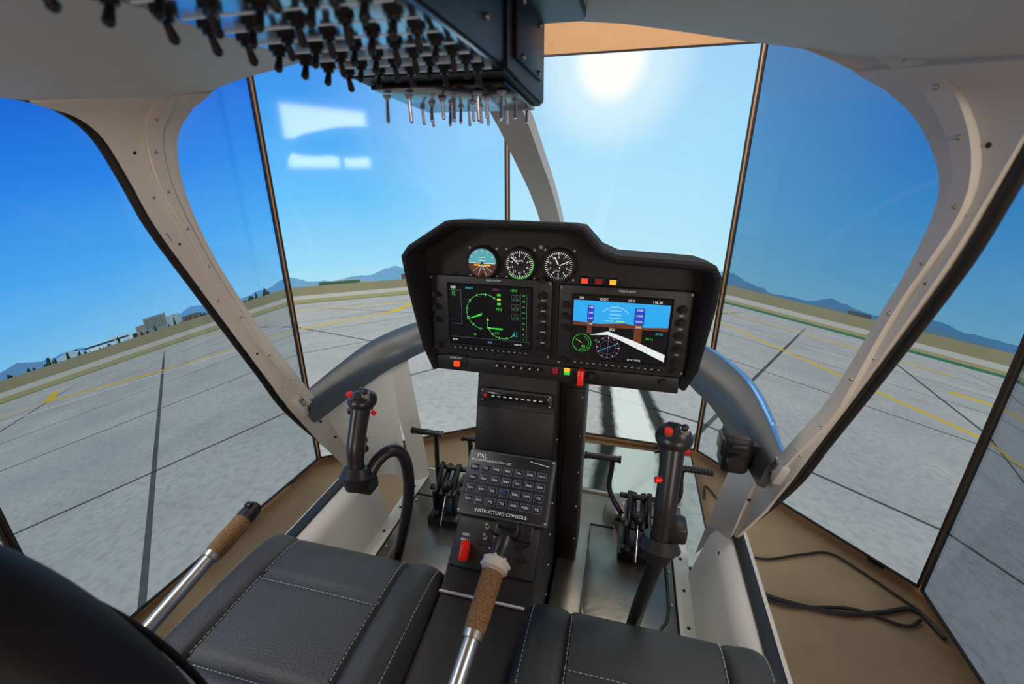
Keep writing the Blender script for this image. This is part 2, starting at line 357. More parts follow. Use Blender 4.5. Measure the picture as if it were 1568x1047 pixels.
for sd in (-1, 1):
    I, OO = (IR, OR) if sd > 0 else (IL, O)
    A = catmull([sp(sd, *p) for p in I[:9]], 5); B = catmull([sp(sd, *p) for p in OO], 5)
    af.strip(A, B, M_white, 0.012, 3)
    for i in range(3, len(A)-8, 5):
        q = A[i].lerp(B[i], .62)-Vector((sd*.007, .009, 0)); af.ball(q, .0035, M_steel if i % 10 == 3 else M_seal, seg=8)
    C = catmull([sp(sd, *p) for p in I], 5)
    R = []; ctr = Vector((X0+sd*0.28, 0.9, -0.2))
    for i, p in enumerate(C):
        t = (C[min(i+1, len(C)-1)]-C[max(i-1, 0)]).normalized()
        o1 = (p-ctr); o1 -= t*o1.dot(t); o1.normalize()
        f8 = min(1, max(0, (i-34)/12.0))
        o0 = (B[min(i, len(B)-1)]-p); o0 -= t*o0.dot(t)
        o0 = o0.normalized() if o0.length > 1e-4 else o1
        out = (o0*(1-f8)+o1*f8).normalized()
        inn = t.cross(out).normalized()
        if inn.dot(Vector((X0, 0.2, -.3))-p) < 0: inn = -inn
        f = min(1, max(0, (i/len(C)-.25)/.25)); wdt = .020+.034*f
        R.append([p-out*0.004, p-out*0.004+inn*0.010, p+out*wdt*.40+inn*0.011, p+out*wdt*.50+inn*.021, p+out*wdt+inn*0.021, p+out*(wdt+0.005)+inn*0.004, p+out*wdt-inn*0.012, p-out*0.004-inn*0.012])
    af.rings(R, M_white)
    for i in range(4, len(C)-3, 4):
        p = R[i][3].lerp(R[i][4], 0.55); af.ball(p, 0.0034, M_steel, seg=8)
    S1 = [sp(sd, .60, 1.115, -.945), sp(sd, .612, 1.0, -.77)]+[sp(sd, *p)+Vector((sd*0.006, -0.004, 0)) for p in OO]+[sp(sd, .60, .4, .10), sp(sd, .60, .1, .10), sp(sd, .60, -.35, .10)]
    af.tube(S1, 0.008, M_seal, 10, 6)
    # lower post to the sill
    af.strip([sp(sd, .612, .895, -.60), sp(sd, .612, .985, -.76), sp(sd, .60, 1.10, -.955)],
             [sp(sd, .585, .96, -.59), sp(sd, .585, 1.05, -.75), sp(sd, .575, 1.17, -.93)], M_white, 0.014, 2)
    for k in range(5):
        q = sp(sd, .59, .93, -.60).lerp(sp(sd, .58, 1.13, -.93), k/4.0); af.ball(q-Vector((sd*0.008, 0.008, 0)), 0.004, M_seal, seg=8)
    af.box(sp(sd, .592, .918, -.60), (.030, .035, .075), M_white, rot=(28, 0, 0), bev=.006)
    af.box(sp(sd, .578, .915, -.585), (.010, .020, .030), M_steel, rot=(28, 0, 0), bev=.003)
    for dz_ in (-.02, .02): af.ball(sp(sd, .575, .922-dz_*.5, -.60+dz_), .004, M_seal, seg=8)
    af.box(sp(sd, .600, .690, -.13), (.010, .016, .045), M_steel, rot=(25, 0, 0), bev=.003)
    if sd < 0:
        top = [sp(sd, .585, .96, -.60), sp(sd, .575, 1.08, -.585), sp(sd, .555, 1.20, -.57), sp(sd, .535, 1.29, -.565)]
        bot = [sp(sd, .585, 1.12, -.95), sp(sd, .56, 1.17, -1.0), sp(sd, .54, 1.24, -1.05), sp(sd, .52, 1.31, -1.12)]
    else:
        top = [sp(sd, .585, .96, -.60), sp(sd, .58, 1.02, -.592), sp(sd, .577, 1.06, -.587), sp(sd, .575, 1.09, -.583)]
        bot = [sp(sd, .585, 1.10, -.95), sp(sd, .57, 1.13, -1.0), sp(sd, .55, 1.17, -1.05), sp(sd, .53, 1.20, -1.12)]
    af.strip(catmull(top, 4), catmull(bot, 4), M_white, 0.014, 6)
    if sd < 0:
        af.strip([sp(sd, .545, 1.26, -.56), sp(sd, .535, 1.30, -.75), sp(sd, .52, 1.33, -.95), sp(sd, .50, 1.34, -1.14)],
                 [sp(sd, .49, 1.33, -.56), sp(sd, .485, 1.36, -.75), sp(sd, .475, 1.38, -.95), sp(sd, .46, 1.385, -1.14)], M_white, 0.012, 2)
    # windscreen lower beam; right side gets an added blue strip as sky reflection
    bc = catmull([sp(sd, .59, .93, -.60), sp(sd, .59, 1.10, -.585), sp(sd, .57, 1.27, -.565), sp(sd, .50, 1.43, -.55), sp(sd, .38, 1.56, -.54), sp(sd, .2, 1.68, -.53), sp(sd, 0, 1.73, -.52)], 6)
    R = []; R2 = []
    for i, p in enumerate(bc):
        t = (bc[min(i+1, len(bc)-1)]-bc[max(i-1, 0)]).normalized(); inn = Vector((0, 0, 1)).cross(t)*sd
        if inn.dot(Vector((X0, 0.9, 0))-p) < 0: inn = -inn
        inn.z = 0; inn.normalize(); z = Vector((0, 0, 1)); w = 0.03+0.060*min(1, i/14.0)
        R.append([p+z*.02-inn*.005, p+z*.016+inn*w*0.35, p-z*.002+inn*w*.8, p-z*.03+inn*w, p-z*.055+inn*(w+.005), p-z*.06+inn*(w-.01), p-z*.02-inn*.005])
        lw = .026*math.sin(math.pi*min(1, (i+1)/26.0))**.6 if i < 26 else .002
        R2.append([p+z*.022-inn*.004, p+z*.022-inn*(.004+lw*.5), p+z*.014-inn*(.004+lw), p+z*.008-inn*(.004+lw), p+z*.008-inn*.002])
    af.rings(R, M_beam)
    if sd > 0: af.rings(R2, M_sheen)
    # sill
    sec = [(.49, -1.15), (.50, -1.135), (.535, -.985), (.55, -.965), (.575, -.952), (.622, -.952), (.63, -.965), (.63, -1.27), (.49, -1.27)]
    R = [[sp(sd, s, y, z) for s, z in sec] for y in (-.40, 0, .4, .8, 1.0, 1.13)]
    af.rings(R, M_white)
    af.box(sp(sd, .598, .38, -.949), (.030, 1.5, .010), M_seal, bev=.003)
    af.box(sp(sd, .478, .55, -1.146), (.045, 1.66, .008), M_white, bev=.002)
    for k in range(12): af.ball(sp(sd, .478, .0+k*.118, -1.141), .005, M_seal, sz=.5, seg=8)
    # roof
    n = 26; V = []; F = []; ss = [0.6*(j/18) for j in range(19)]
    for i in range(n+1):
        for s_ in ss:
            y1 = interp(yf, s_); y0 = -.35
            V.append(sp(sd, s_, y0+(y1-y0)*i/n, interp(zr, s_)+0.004))
    for i in range(n):
        for j in range(18): a = i*19+j; F.append((a, a+1, a+20, a+19))
    af.raw(V, F, M_roof, 0.012)
    af.strip([sp(sd, .61, -.35, .10), sp(sd, .61, -.38, -.4), sp(sd, .61, -.40, -.95)], [sp(sd, .60, -.28, .10), sp(sd, .60, -.30, -.4), sp(sd, .60, -.32, -.95)], M_white, .014)
# centre post
cp = catmull([(X0, .80, .21), (X0, .86, .12), (X0, .96, .075), (X0, 1.08, .022), (X0, 1.25, -.055), (X0, 1.43, -.16), (X0, 1.60, -.30), (X0, 1.71, -.42), (X0, 1.74, -.52)], 6)
R = []
for i, p in enumerate(cp):
    t = (cp[min(i+1, len(cp)-1)]-cp[max(i-1, 0)]).normalized(); n = Vector((1, 0, 0)).cross(t).normalized(); w = .038
    R.append([p+Vector((-w, 0, 0))+n*.004, p+Vector((-w*.8, 0, 0))-n*.012, p+Vector((w*.8, 0, 0))-n*.012, p+Vector((w, 0, 0))+n*.004, p+Vector((w*.9, 0, 0))+n*.014, p+Vector((-w*.9, 0, 0))+n*.014])
af.rings(R, M_white)
af.tube([(X0, 1.74, -.54), (X0, 1.72, -.75), (X0, 1.62, -.98), (X0, 1.42, -1.16)], .028, M_white, 12, 6)
# floor pan
af.box((X0, .52, -1.165), (1.0, 1.84, .03), M_alu, bev=.004)
af.tube([(X0-.5, 1.43, -1.158), (X0, 1.45, -1.158), (X0+.5, 1.43, -1.158)], .016, M_alu, 10, 4)
for sx in (-.30, .30):
    af.ball((X0+sx*1.05+.0, 1.34, -1.15), .085, M_alu, sx=1.0, sy=1.0, sz=.9, seg=22)
    af.box((X0+sx, .95, -1.147), (.30, .62, .008), M_alud, bev=.002)
    for (ax, ay, bx, by) in ((-.155, .635, -.155, 1.27), (.155, .635, .155, 1.27), (-.155, 1.27, .155, 1.27)):
        af.tube([(X0+sx+ax, ay, -1.148), (X0+sx+bx, by, -1.148)], .003, M_seal, 6, 1)
    for kx in (-.14, .14):
        for ky in range(6): af.ball((X0+sx+kx, .67+ky*.112, -1.142), .0042, M_steel, sz=.5, seg=8)
    af.tube([(X0+sx+.10, .74, -1.141), (X0+sx+.10, .90, -1.141), (X0+sx+.13, .98, -1.141), (X0+sx+.13, 1.2, -1.141)], .004, M_seal, 6, 3)
    af.tube([(X0+sx-.08, .70, -1.141), (X0+sx-.08, .86, -1.141), (X0+sx-.11, .95, -1.141), (X0+sx-.11, 1.1, -1.141)], .007, M_alu, 6, 3)
af.box((-.075, .90, -1.095), (.085, .52, .11), M_alu, bev=.008)
af.box((X0, .35, -1.24), (1.2, 1.5, .12), M_white, bev=.02)
af.box((X0-.35, .35, -1.39), (.12, 1.2, .215), M_black, bev=.01); af.box((X0+.35, .35, -1.39), (.12, 1.2, .215), M_black, bev=.01)
for sx in (-.33, .33):
    af.box((X0+sx, .30, -1.04), (.44, .60, .21), M_seal, bev=.01)
af.box((.318, 1.02, -1.02), (.012, .10, .075), M_seal, rot=(18, 0, 0), bev=.004)
af.box((.313, 1.02, -1.02), (.012, .065, .045), M_alu, rot=(18, 0, 0), bev=.003)
af.done()

ab = Build('air_vent_box', CAB)
ab.box((.285, 1.00, -.612), (.060, .07, .100), M_black, bev=.014, seg=3)
ab.box((.254, .995, -.595), (.012, .05, .045), M_knob, bev=.005); ab.cyl((.280, .965, -.62), (.280, .950, -.62), .018, M_knob); ab.box((.285, .962, -.585), (.035, .008, .012), M_bezel, bev=.003)
ab.box((.325, 1.01, -.615), (.05, .05, .05), M_black, bev=.003)
ab.done()

# ---------------------------------------------------------------- instrument panel
ip = Build('instrument_panel', CAB)
lip = [(-.425, -.452, .925), (-.441, -.39, .912), (-.447, -.24, .872), (-.449, -.172, .86), (-.432, -.151, .858), (-.348, -.100, .856), (-.330, -.0965, .856), (-.10, -.0985, .856), (-.078, -.104, .856), (-.040, -.143, .856), (-.015, -.153, .858), (.135, -.159, .86), (.156, -.164, .86), (.168, -.184, .862), (.169, -.24, .872), (.162, -.39, .912), (.145, -.440, .925)]
N = len(lip); nor = []
for i in range(N):
    a = Vector((lip[max(i-1, 0)][0], lip[max(i-1, 0)][1])); b = Vector((lip[min(i+1, N-1)][0], lip[min(i+1, N-1)][1]))
    d = (b-a).normalized(); nor.append(Vector((-d.y, d.x)))
def ofs(i, o, y=None): return (lip[i][0]+nor[i].x*o, lip[i][2] if y is None else y, lip[i][1]+nor[i].y*o)
loops = []
for i in range(N):
    loops.append([ofs(i, -.020, .93), ofs(i, -.014), ofs(i, -.009, lip[i][2]-.006), ofs(i, -.003, lip[i][2]-.006), ofs(i, .002), ofs(i, -.006, .95), ofs(i, -.02, 1.06)])
ip.rings(loops, M_hood, cap=False, closed=False)
face = [ofs(i, -.018, .93) for i in range(N)]; back = [ofs(i, -.02, 1.06) for i in range(N)]
ip.raw(face, [tuple(range(N))], M_black); ip.raw(back, [tuple(range(N))], M_hood)
ip.raw([face[0], face[-1], back[-1], back[0]], [(0, 1, 2, 3)], M_hood)
ip.box((-.140, .927, -.432), (.545, .008, .036), M_black, bev=.002)
FY = .93
def quad(x0, z0, x1, z1, m, d): ip.raw([(x0, FY-d, z0), (x1, FY-d, z0), (x1, FY-d, z1), (x0, FY-d, z1)], [(0, 1, 2, 3)], m)
def poly(pts, m, d): ip.raw([(x, FY-d, z) for x, z in pts], [tuple(range(len(pts)))], m)
def arc(cx, cz_, r, w, a0, a1, m, d, n=28):
    V = []; F = []
    for i in range(n+1):
        a = math.radians(a0+(a1-a0)*i/n)
        V += [(cx+math.sin(a)*r, FY-d, cz_+math.cos(a)*r), (cx+math.sin(a)*(r-w), FY-d, cz_+math.cos(a)*(r-w))]
    for i in range(n): F.append((2*i, 2*i+1, 2*i+3, 2*i+2))
    ip.raw(V, F, m)
def ln(x0, z0, x1, z1, w, m, d):
    v = Vector((x1-x0, z1-z0)).normalized(); n = Vector((-v.y, v.x))*w/2
    poly([(x0+n.x, z0+n.y), (x1+n.x, z1+n.y), (x1-n.x, z1-n.y), (x0-n.x, z0-n.y)], m, d)
def t(s, x, z, size, m, d, al='CENTER'): ip.text(s, (x, FY-d, z), size, m, (90, 0, 0), al)
def knob(x, z, r=.0078, l=.016):
    ip.cyl((x, FY-.010, z), (x, FY-.013, z), r*1.15, M_bezel); ip.cyl((x, FY-.012, z), (x, FY-.012-l*.6, z), r, M_knob, r*.92); ip.cyl((x, FY-.012-l*.6, z), (x, FY-.012-l, z), r*.6, M_knob)
for (bx0, bx1, sx0, sx1, st, sb) in ((-.418, -.142, -.373, -.187, -.240, -.375), (-.128, .138, -.097, .097, -.246, -.384)):
    zt = st+.020; zb = sb-.022
    ip.box(((bx0+bx1)/2, FY-.004, (zt+zb)/2), (bx1-bx0, .014, zt-zb), M_bezel, bev=.005)
    quad(sx0-.004, sb-.004, sx1+.004, st+.004, M_blackg, .0115)
    quad(sx0, sb, sx1, st, D_black, .012)
    for c_ in ((bx0+.005, zt-.006), (bx1-.005, zt-.006), (bx0+.005, zb+.006), (bx1-.005, zb+.006)):
        ip.cyl((c_[0], FY-.010, c_[1]), (c_[0], FY-.0125, c_[1]), .003, M_steel, seg=8)
    for k in range(14):
        x = sx0+.01+(sx1-sx0-.02)*k/13; ip.box((x, FY-.012, sb-.012), (.008, .004, .006), M_knob, bev=.001); quad(x-.002, sb-.0125, x+.002, sb-.0115, M_ink, .0145)
    t('FREE FLIGHT', (sx0+sx1)/2+.01, zt-.007, .006, M_ink, .0118)
for z in (-.262, -.292, -.322): knob(-.404, z, .0065)
knob(-.404, -.385, .0075)
for z in (-.252, -.275, -.298, -.322, -.346, -.372): knob(-.160, z)
for i, z in enumerate((-.2635, -.2865, -.31, -.334, -.359)): t(['ENT', 'BRT', 'CRS', 'HDG', 'ALT'][i], -.160, z, .0052, M_ink, .0118)
for z in (-.268, -.292, -.318, -.392): knob(-.113, z, .0068)
for z in (-.262, -.290, -.318, -.346, -.374, -.396): knob(.119, z)
for i, z in enumerate((-.276, -.304, -.332, -.360)): t(['BRT', 'CRS', 'HDG', 'ALT'][i], .119, z, .0052, M_ink, .0118)
# left display
d1 = .0125; d2 = .0130
t('080', -.362, -.246, .008, D_white, d2); t('NAV1', -.325, -.246, .007, D_cyan, d2); t('127.0', -.225, -.246, .007, D_green, d2); t('CDU', -.265, -.246, .007, D_mag, d2)
for x0, z0, x1, z1 in ((-.371, -.252, -.345, -.252), (-.345, -.252, -.345, -.33), (-.371, -.33, -.345, -.33)): ln(x0, z0, x1, z1, .0007, D_grey, d1)
t('N1\nN2\nTQ', -.362, -.257, .006, D_green, d2)
arc(-.292, -.298, .041, .0011, -175, 45, D_green, d1); arc(-.250, -.322, .036, .0011, 130, 290, D_green, d1)
for k in range(8):
    a = math.radians(-168+k*29); ln(-.292+math.sin(a)*.037, -.298+math.cos(a)*.037, -.292+math.sin(a)*.043, -.298+math.cos(a)*.043, .0008, D_white, d1)
for k in range(6):
    a = math.radians(135+k*29); ln(-.250+math.sin(a)*.032, -.322+math.cos(a)*.032, -.250+math.sin(a)*.038, -.322+math.cos(a)*.038, .0008, D_white, d1)
poly([(-.335, -.318), (-.296, -.300), (-.299, -.307)], D_green, d2); poly([(-.285, -.333), (-.250, -.333), (-.250, -.337), (-.285, -.336)], D_green, d2)
t('79.5', -.258, -.290, .0085, D_green, d2); t('42', -.315, -.352, .007, D_green, d2); t('63.1', -.262, -.345, .007, D_green, d2)
for k in range(3): quad(-.262, -.280+k*.010, -.254, -.275+k*.010, D_green if k != 1 else D_lime, d2)
D_dg = emi('disp_dim_green', rgb(40, 130, 55))
for x in (-.226, -.2165):
    for z in (-.262, -.283, -.304):
        quad(x-.0035, z-.007, x+.0035, z+.007, D_grey, d1); quad(x-.0029, z-.0063, x+.0029, z+.0063, D_black, d2)
        quad(x-.0012, z-.005, x+.0012, z-.001, D_dg, d2+.0003)
ln(-.210, -.252, -.210, -.36, .0006, D_grey, d1); ln(-.196, -.252, -.196, -.36, .0006, D_grey, d1)
for k in range(9): t(str(20-k*2), -.2030, -.256-k*.0125, .0055, D_green, d2)
t('12.4\n01.8', -.222, -.345, .0065, D_cyan, d2); t('RNG', -.362, -.368, .006, D_white, d2); t('GPS', -.28, -.369, .006, D_cyan, d2); t('HOLD', -.215, -.369, .006, D_white, d2)
ln(-.372, -.361, -.188, -.361, .0006, D_grey, d1)
# right display
quad(-.096, -.306, .096, -.256, D_sky, d1); quad(-.096, -.256, .096, -.247, D_black, d2)
poly([(-.096, -.302), (-.04, -.305), (.01, -.300), (.05, -.306), (.096, -.303), (.096, -.311), (-.096, -.311)], D_brown, d2-.0002)
quad(-.066, -.328, -.056, -.272, D_brown, d1+.0001); quad(.030, -.345, .046, -.272, D_brown, d1+.0001)
quad(-.067, -.300, -.053, -.266, D_blue, d2); quad(.028, -.300, .048, -.266, D_blue, d2)
for z in (-.270, -.282, -.294, -.306): t('140', -.060, z, .0065, D_white, d2+.0004); t('2400', .038, z, .0065, D_white, d2+.0004)
arc(-.010, -.300, .034, .0009, -50, 50, D_white, d2)
for z in (-.275, -.283, -.291): ln(-.022, z, .002, z, .0008, D_white, d2)
ln(-.03, -.297, -.012, -.297, .0016, D_lime, d2+.0003); ln(-.008, -.297, .01, -.297, .0016, D_lime, d2+.0003)
poly([(-.060, -.331), (-.022, -.320), (.03, -.336), (.096, -.362), (.096, -.378), (.0, -.336), (-.022, -.328)], D_white, d2)
arc(-.075, -.350, .020, .0010, 0, 360, D_green, d2); arc(-.075, -.350, .015, .0006, 20, 200, D_green, d2); ln(-.075, -.350, -.088, -.342, .0010, D_lime, d2)
t('83', -.071, -.358, .008, D_green, d2); t('21', -.045, -.342, .006, D_green, d2+.0003)
arc(-.020, -.356, .024, .0008, 0, 360, D_mag, d2); ln(-.020, -.333, -.020, -.379, .0009, D_mag, d2); arc(-.020, -.356, .016, .0006, 0, 360, D_grey, d2)
ln(-.040, -.366, .0, -.346, .0009, D_cyan, d2)
for k in range(12):
    a = k*math.pi/6; ln(-.020+math.sin(a)*.020, -.356+math.cos(a)*.020, -.020+math.sin(a)*.024, -.356+math.cos(a)*.024, .0008, D_white, d2+.0002)
for x, s_ in ((-.08, '350'), (-.035, 'VLOC'), (.02, 'GS 0'), (.07, '118.30')): t(s_, x, -.2515, .007, D_white, d2+.0004)
t('000', -.014, -.3155, .008, D_white, d2+.0003); t('29.92', .080, -.318, .0065, D_cyan, d2); t('00:12', .062, -.330, .0065, D_green, d2+.0003); t('UTC 17:40', .035, -.380, .006, D_white, d2)
def gauge(x, z, kind):
    r = .0325
    ip.tube([(x, FY-.002, z), (x, FY-.012, z)], [r+.004, r+.001], M_bezel, 40, 1)
    arc(x, z, r+.001, .003, 0, 360, M_knob, .0122, 40)
    if kind == 'att':
        arc(x, z, r-.002, r-.002, -90, 90, D_teal, .0124); arc(x, z, r-.002, r-.002, 90, 270, G_brown, .0124)
        ln(x-.028, z, x+.028, z, .0016, D_white, .0130); ln(x-.018, z-.004, x-.005, z-.004, .003, M_amber, .0134); ln(x+.005, z-.004, x+.018, z-.004, .003, M_amber, .0134)
        for k in (-2, -1, 1, 2): ln(x-.007, z+k*.006, x+.007, z+k*.006, .0009, D_white, .0130)
        for a in (-60, -30, 0, 30, 60): ln(x+math.sin(math.radians(a))*.024, z+math.cos(math.radians(a))*.024, x+math.sin(math.radians(a))*.029, z+math.cos(math.radians(a))*.029, .001, D_white, .013)
        for a in (130, 160, 200, 230): ln(x, z-.002, x+math.sin(math.radians(a))*.027, z+math.cos(math.radians(a))*.027, .0006, D_white, .0129)
        poly([(x-.006, z-.031), (x-.003, z-.022), (x+.003, z-.022), (x+.006, z-.031)], M_knob, .0134)
    else:
        arc(x, z, r-.002, r-.002, 0, 360, M_black, .0122, 40)
        for k in range(40):
            a = k*math.pi/20; q = .024 if k % 4 else .0215
            ln(x+math.sin(a)*q, z+math.cos(a)*q, x+math.sin(a)*.0285, z+math.cos(a)*.0285, .0008 if k % 4 else .0014, D_white, .0126)
        for k in range(10):
            a = k*math.pi/5; t(str(k if kind == 'alt' else k*2), x+math.sin(a)*.0175, z+math.cos(a)*.0175, .0065, D_white, .0128)
        if kind == 'asi':
            arc(x, z, .030, .0014, 60, 230, D_green, .0128); ln(x, z, x-.018, z+.016, .0016, D_white, .0134); t('KNOTS', x, z+.008, .005, D_white, .0128)
        else:
            ln(x+.003, z-.005, x-.008, z+.018, .0022, D_white, .0134); ln(x, z, x+.020, z+.010, .0016, D_white, .0134); quad(x-.008, z-.0125, x+.004, z-.008, D_grey, .0126)
    ip.ball((x, FY-.013, z), .0028, M_knob, seg=10)
    for sx in (-1, 1):
        for sz in (-1, 1): ip.cyl((x+sx*.030, FY, z+sz*.030), (x+sx*.030, FY-.003, z+sz*.030), .0028, M_steel, seg=8)
gauge(-.294, -.190, 'att'); gauge(-.213, -.1895, 'asi'); gauge(-.131, -.188, 'alt')
ip.cyl((-.163, FY, -.220), (-.163, FY-.018, -.220), .006, M_knob); ip.cyl((-.168, FY, -.151), (-.168, FY-.014, -.151), .004, M_steel)
for x, m_ in ((-.077, M_redl), (-.0485, M_dred), (-.020, M_amber)):
    ip.box((x, FY-.004, -.2165), (.018, .012, .0145), M_bezel, bev=.002); quad(x-.0065, -.2215, x+.0065, -.2115, m_, .0105)
for x, z in ((-.40, -.205), (-.36, -.215), (-.01, -.175), (.05, -.178), (.13, -.20), (-.345, -.14), (-.25, -.125), (-.17, -.125)):
    ip.cyl((x, FY+.001, z), (x, FY-.003, z), .003, M_knob, seg=10)
ip.box((-.365, FY-.006, -.425), (.050, .008, .030), M_bezel, bev=.003); ip.box((-.362, FY-.012, -.430), (.014, .010, .013), M_redl, bev=.002); t('AFTER FLT', -.365, -.4165, .0062, M_ink, .0105)
for k in range(6):
    x = -.262+k*.019; ip.cyl((x, FY-.004, -.424), (x, FY-.012, -.424), .0055, M_knob); ip.cyl((x, FY-.012, -.424), (x, FY-.022, -.420), .0022, M_steel, seg=8)
    t(['BAT', 'GEN', 'PUMP', 'HTR', 'LT', 'STBY'][k], x, -.436, .0052, M_ink, .006)
ip.box((-.130, FY-.008, -.424), (.012, .010, .014), M_dred, bev=.002)
for z, m_ in ((-.419, M_amber), (-.427, D_green)): ip.box((-.104, FY-.008, z), (.013, .008, .007), m_, bev=.001)
ip.box((-.072, FY-.020, -.428), (.013, .030, .034), M_red, rot=(-12, 0, 0), bev=.003)
ip.cyl((-.050, FY-.004, -.424), (-.050, FY-.020, -.424), .007, M_knob)
ip.cyl((.10, FY-.004, -.424), (.10, FY-.016, -.424), .007, M_knob)
ip.done()

# ---------------------------------------------------------------- pedestal
pd = Build('center_console', CAB)
prof = [(.955, -.458), (.905, -.655), (.79, -.75), (.70, -.815), (.655, -.845), (.22, -.87), (.22, -1.150), (1.12, -1.150), (1.12, -.458)]
pd.prism(prof, -.322, -.125, M_black, .004)
pd.box((-.095, 1.06, -.80), (.06, .12, .68), M_black, bev=.005)
pd.box((-.090, 1.0, -.80), (.048, .008, .60), M_bezel, bev=.003)
for k in range(6): pd.ball((-.072, .995, -.52-k*.11), .003, M_steel, seg=8)
pd.box((X0, .655, -.838), (.185, .005, .004), M_carpetline, bev=0)
for k in range(6): pd.ball((-.124, .95-k*.02, -.62-k*.08), .003, M_steel, seg=8)
def frame(y0, z0, y1, z1):
    ang = math.atan2(z1-z0, y1-y0); return CAB @ Matrix.Translation((-.2235, (y0+y1)/2, (z0+z1)/2)) @ Matrix.Rotation(ang, 4, 'X')
pd.M = frame(.905, -.655, .955, -.458)
pd.box((0, .045, .004), (.176, .036, .012), M_bezel, bev=.004)
pd.box((.004, .045, .010), (.150, .020, .004), M_blackg, bev=.002)
pd.box((-.074, .045, .012), (.007, .007, .004), M_red, bev=.001)
for k in range(9): pd.box((-.055+k*.0145, .045, .0125), (.007, .0025, .001), M_ink, bev=0)
for sx in (-.082, .082):
    for sy in (.034, .056): pd.ball((sx, sy, .010), .0025, M_steel, seg=8)
pd.box((0, -.04, .001), (.188, .110, .003), M_black, bev=.001)
pd.M = frame(.79, -.75, .905, -.655)
M_pal = mat('pal_case', rgb(70, 72, 75), 0.42)
M_palf = mat('pal_face', rgb(30, 32, 35), 0.4)
pd.box((.002, .0, .008), (.212, .152, .018), M_pal, bev=.006)
pd.box((.002, .0, .0175), (.200, .140, .002), M_palf, bev=.001)
pd.text('PAL', (-.070, .060, .0190), .015, M_ink, (0, 0, 0)); pd.text('PROGRAMMABLE ACTION LIST', (-.045, .0495, .0190), .0072, M_ink, (0, 0, 0)); pd.text("INSTRUCTOR'S CONSOLE", (.0, -.063, .0190), .0105, M_ink, (0, 0, 0))
pd.box((.070, .060, .0188), (.045, .0012, .0006), M_ink, bev=0, rot=(0, 0, -8))
M_keyb = mat('key', rgb(32, 37, 46), 0.4); M_keyl = mat('key_legend', rgb(104, 114, 134), 0.5, emis=rgb(96, 108, 134), estr=.2)
for r_ in range(4):
    for c_ in range(7):
        x = -.082+c_*.027; y = .032-r_*.0245
        for (dx, dy, sx, sy) in ((0, .008, .021, .0007), (0, -.008, .021, .0007), (-.0105, 0, .0007, .0165), (.0105, 0, .0007, .0165)):
            pd.box((x+dx, y+dy, .0195), (sx, sy, .0006), M_keyl, bev=0)
        pd.box((x, y, .0190), (.019, .0145, .002), M_keyb, bev=.001)
        pd.text(random.choice(['ENG', 'HYD', 'FUEL', 'GEN', 'TQ', 'IAS', 'FIRE', 'OIL', 'RPM']), (x, y, .0203), .0068, M_ink if (r_, c_) != (2, 3) else D_blue, (0, 0, 0))
for sx in (-.098, .102):
    for sy in (-.068, .068): pd.ball((sx, sy, .0175), .003, M_steel, sz=.5, seg=8)
pd.M = frame(.70, -.815, .79, -.75)
pd.box((0, 0, .003), (.188, .108, .008), M_bezel, bev=.003)
for i, (x, y, s_) in enumerate(((-.07, .012, 'FIRE'), (-.07, .001, 'PULL'), (-.015, .044, 'HYD'), (.02, .044, 'PITOT'), (.0, -.005, 'START'), (.035, .02, 'LDG LT'), (-.02, .012, 'OFF'), (.03, -.012, 'ON'), (.07, .04, 'TRIM'))): pd.text(s_, (x, y, .0075), .0085, M_ink, (0, 0, 0))
pd.box((-.062, -.022, .020), (.017, .040, .026), M_red, rot=(14, 0, 0), bev=.004)
pd.box((.0, .022, .008), (.075, .050, .003), M_black, bev=.002)
for x in (-.024, 0, .024):
    for y in (.034, .012): pd.cyl((x, y, .006), (x, y, .013), .005, M_steel, seg=10); pd.cyl((x, y, .013), (x, y+.004, .028), .0022, M_chrome, .0032, seg=8)
pd.cyl((.066, .02, .006), (.066, .02, .022), .011, M_knob); pd.cyl((.066, -.015, .006), (.066, -.015, .018), .008, M_knob)
pd.done()

# ---------------------------------------------------------------- overhead console
oc = Build('overhead_switch_panel', CAB)
oc.box((-.2375, .285, .155), (.185, .53, .105), M_black, bev=.006)
oc.box((-.2375, .285, .1005), (.180, .52, .004), M_plate, bev=.001)
oc.prism([(.545, .098), (.60, .094), (.765, .086), (.772, .092), (.765, .205), (.545, .205)], -.335, -.142, M_black, .004)
oc.box((-.2385, .665, .0875), (.172, .175, .005), M_blackg, rot=(-3, 0, 0), bev=.001)
oc.box((-.225, .44, .196), (.29, .60, .022), M_black, bev=.006)
oc.box((-.140, .655, .15), (.006, .16, .07), M_bezel, bev=.002)
for y in (.60, .70):
    for z in (.12, .175): oc.ball((-.136, y, z), .0035, M_steel, seg=8)
for k in range(4): oc.ball((-.144, .12+k*.12, .13), .0035, M_steel, seg=8)
def toggle(b, x, y, z, s=1.0, m=M_knob, mc=M_knob, l=.014):
    b.cyl((x, y, z), (x, y, z-.003*s), .0070*s, mc, seg=6); b.cyl((x, y, z-.003*s), (x, y, z-.006*s), .0044*s, mc, seg=10)
    tl = random.choice((-.003, .003))*s
    b.cyl((x, y, z-.006*s), (x, y+tl, z-l*s), .0022*s, m, .0030*s, seg=10); b.ball((x, y+tl, z-l*s), .0032*s, m, seg=8)
for i in range(13):
    for j, x in enumerate((-.317, -.279, -.241, -.203, -.166)):
        toggle(oc, x, .08+i*.0365, .099, 1.1 if j else 1.2, M_knob, M_knob, .0135)
LV = {0: (0, 1, 3, 4, 5), 1: (2, 4), 2: (1, 2, 3, 5), 3: (0, 2, 3, 4), 4: (0, 1, 2, 3, 4, 5)}
for i in range(5):
    for j in LV[i]:
        toggle(oc, -.315+j*.0305, .600+i*.036, .086, .85, M_chrome, M_steel, .036 if i == 0 else .028)
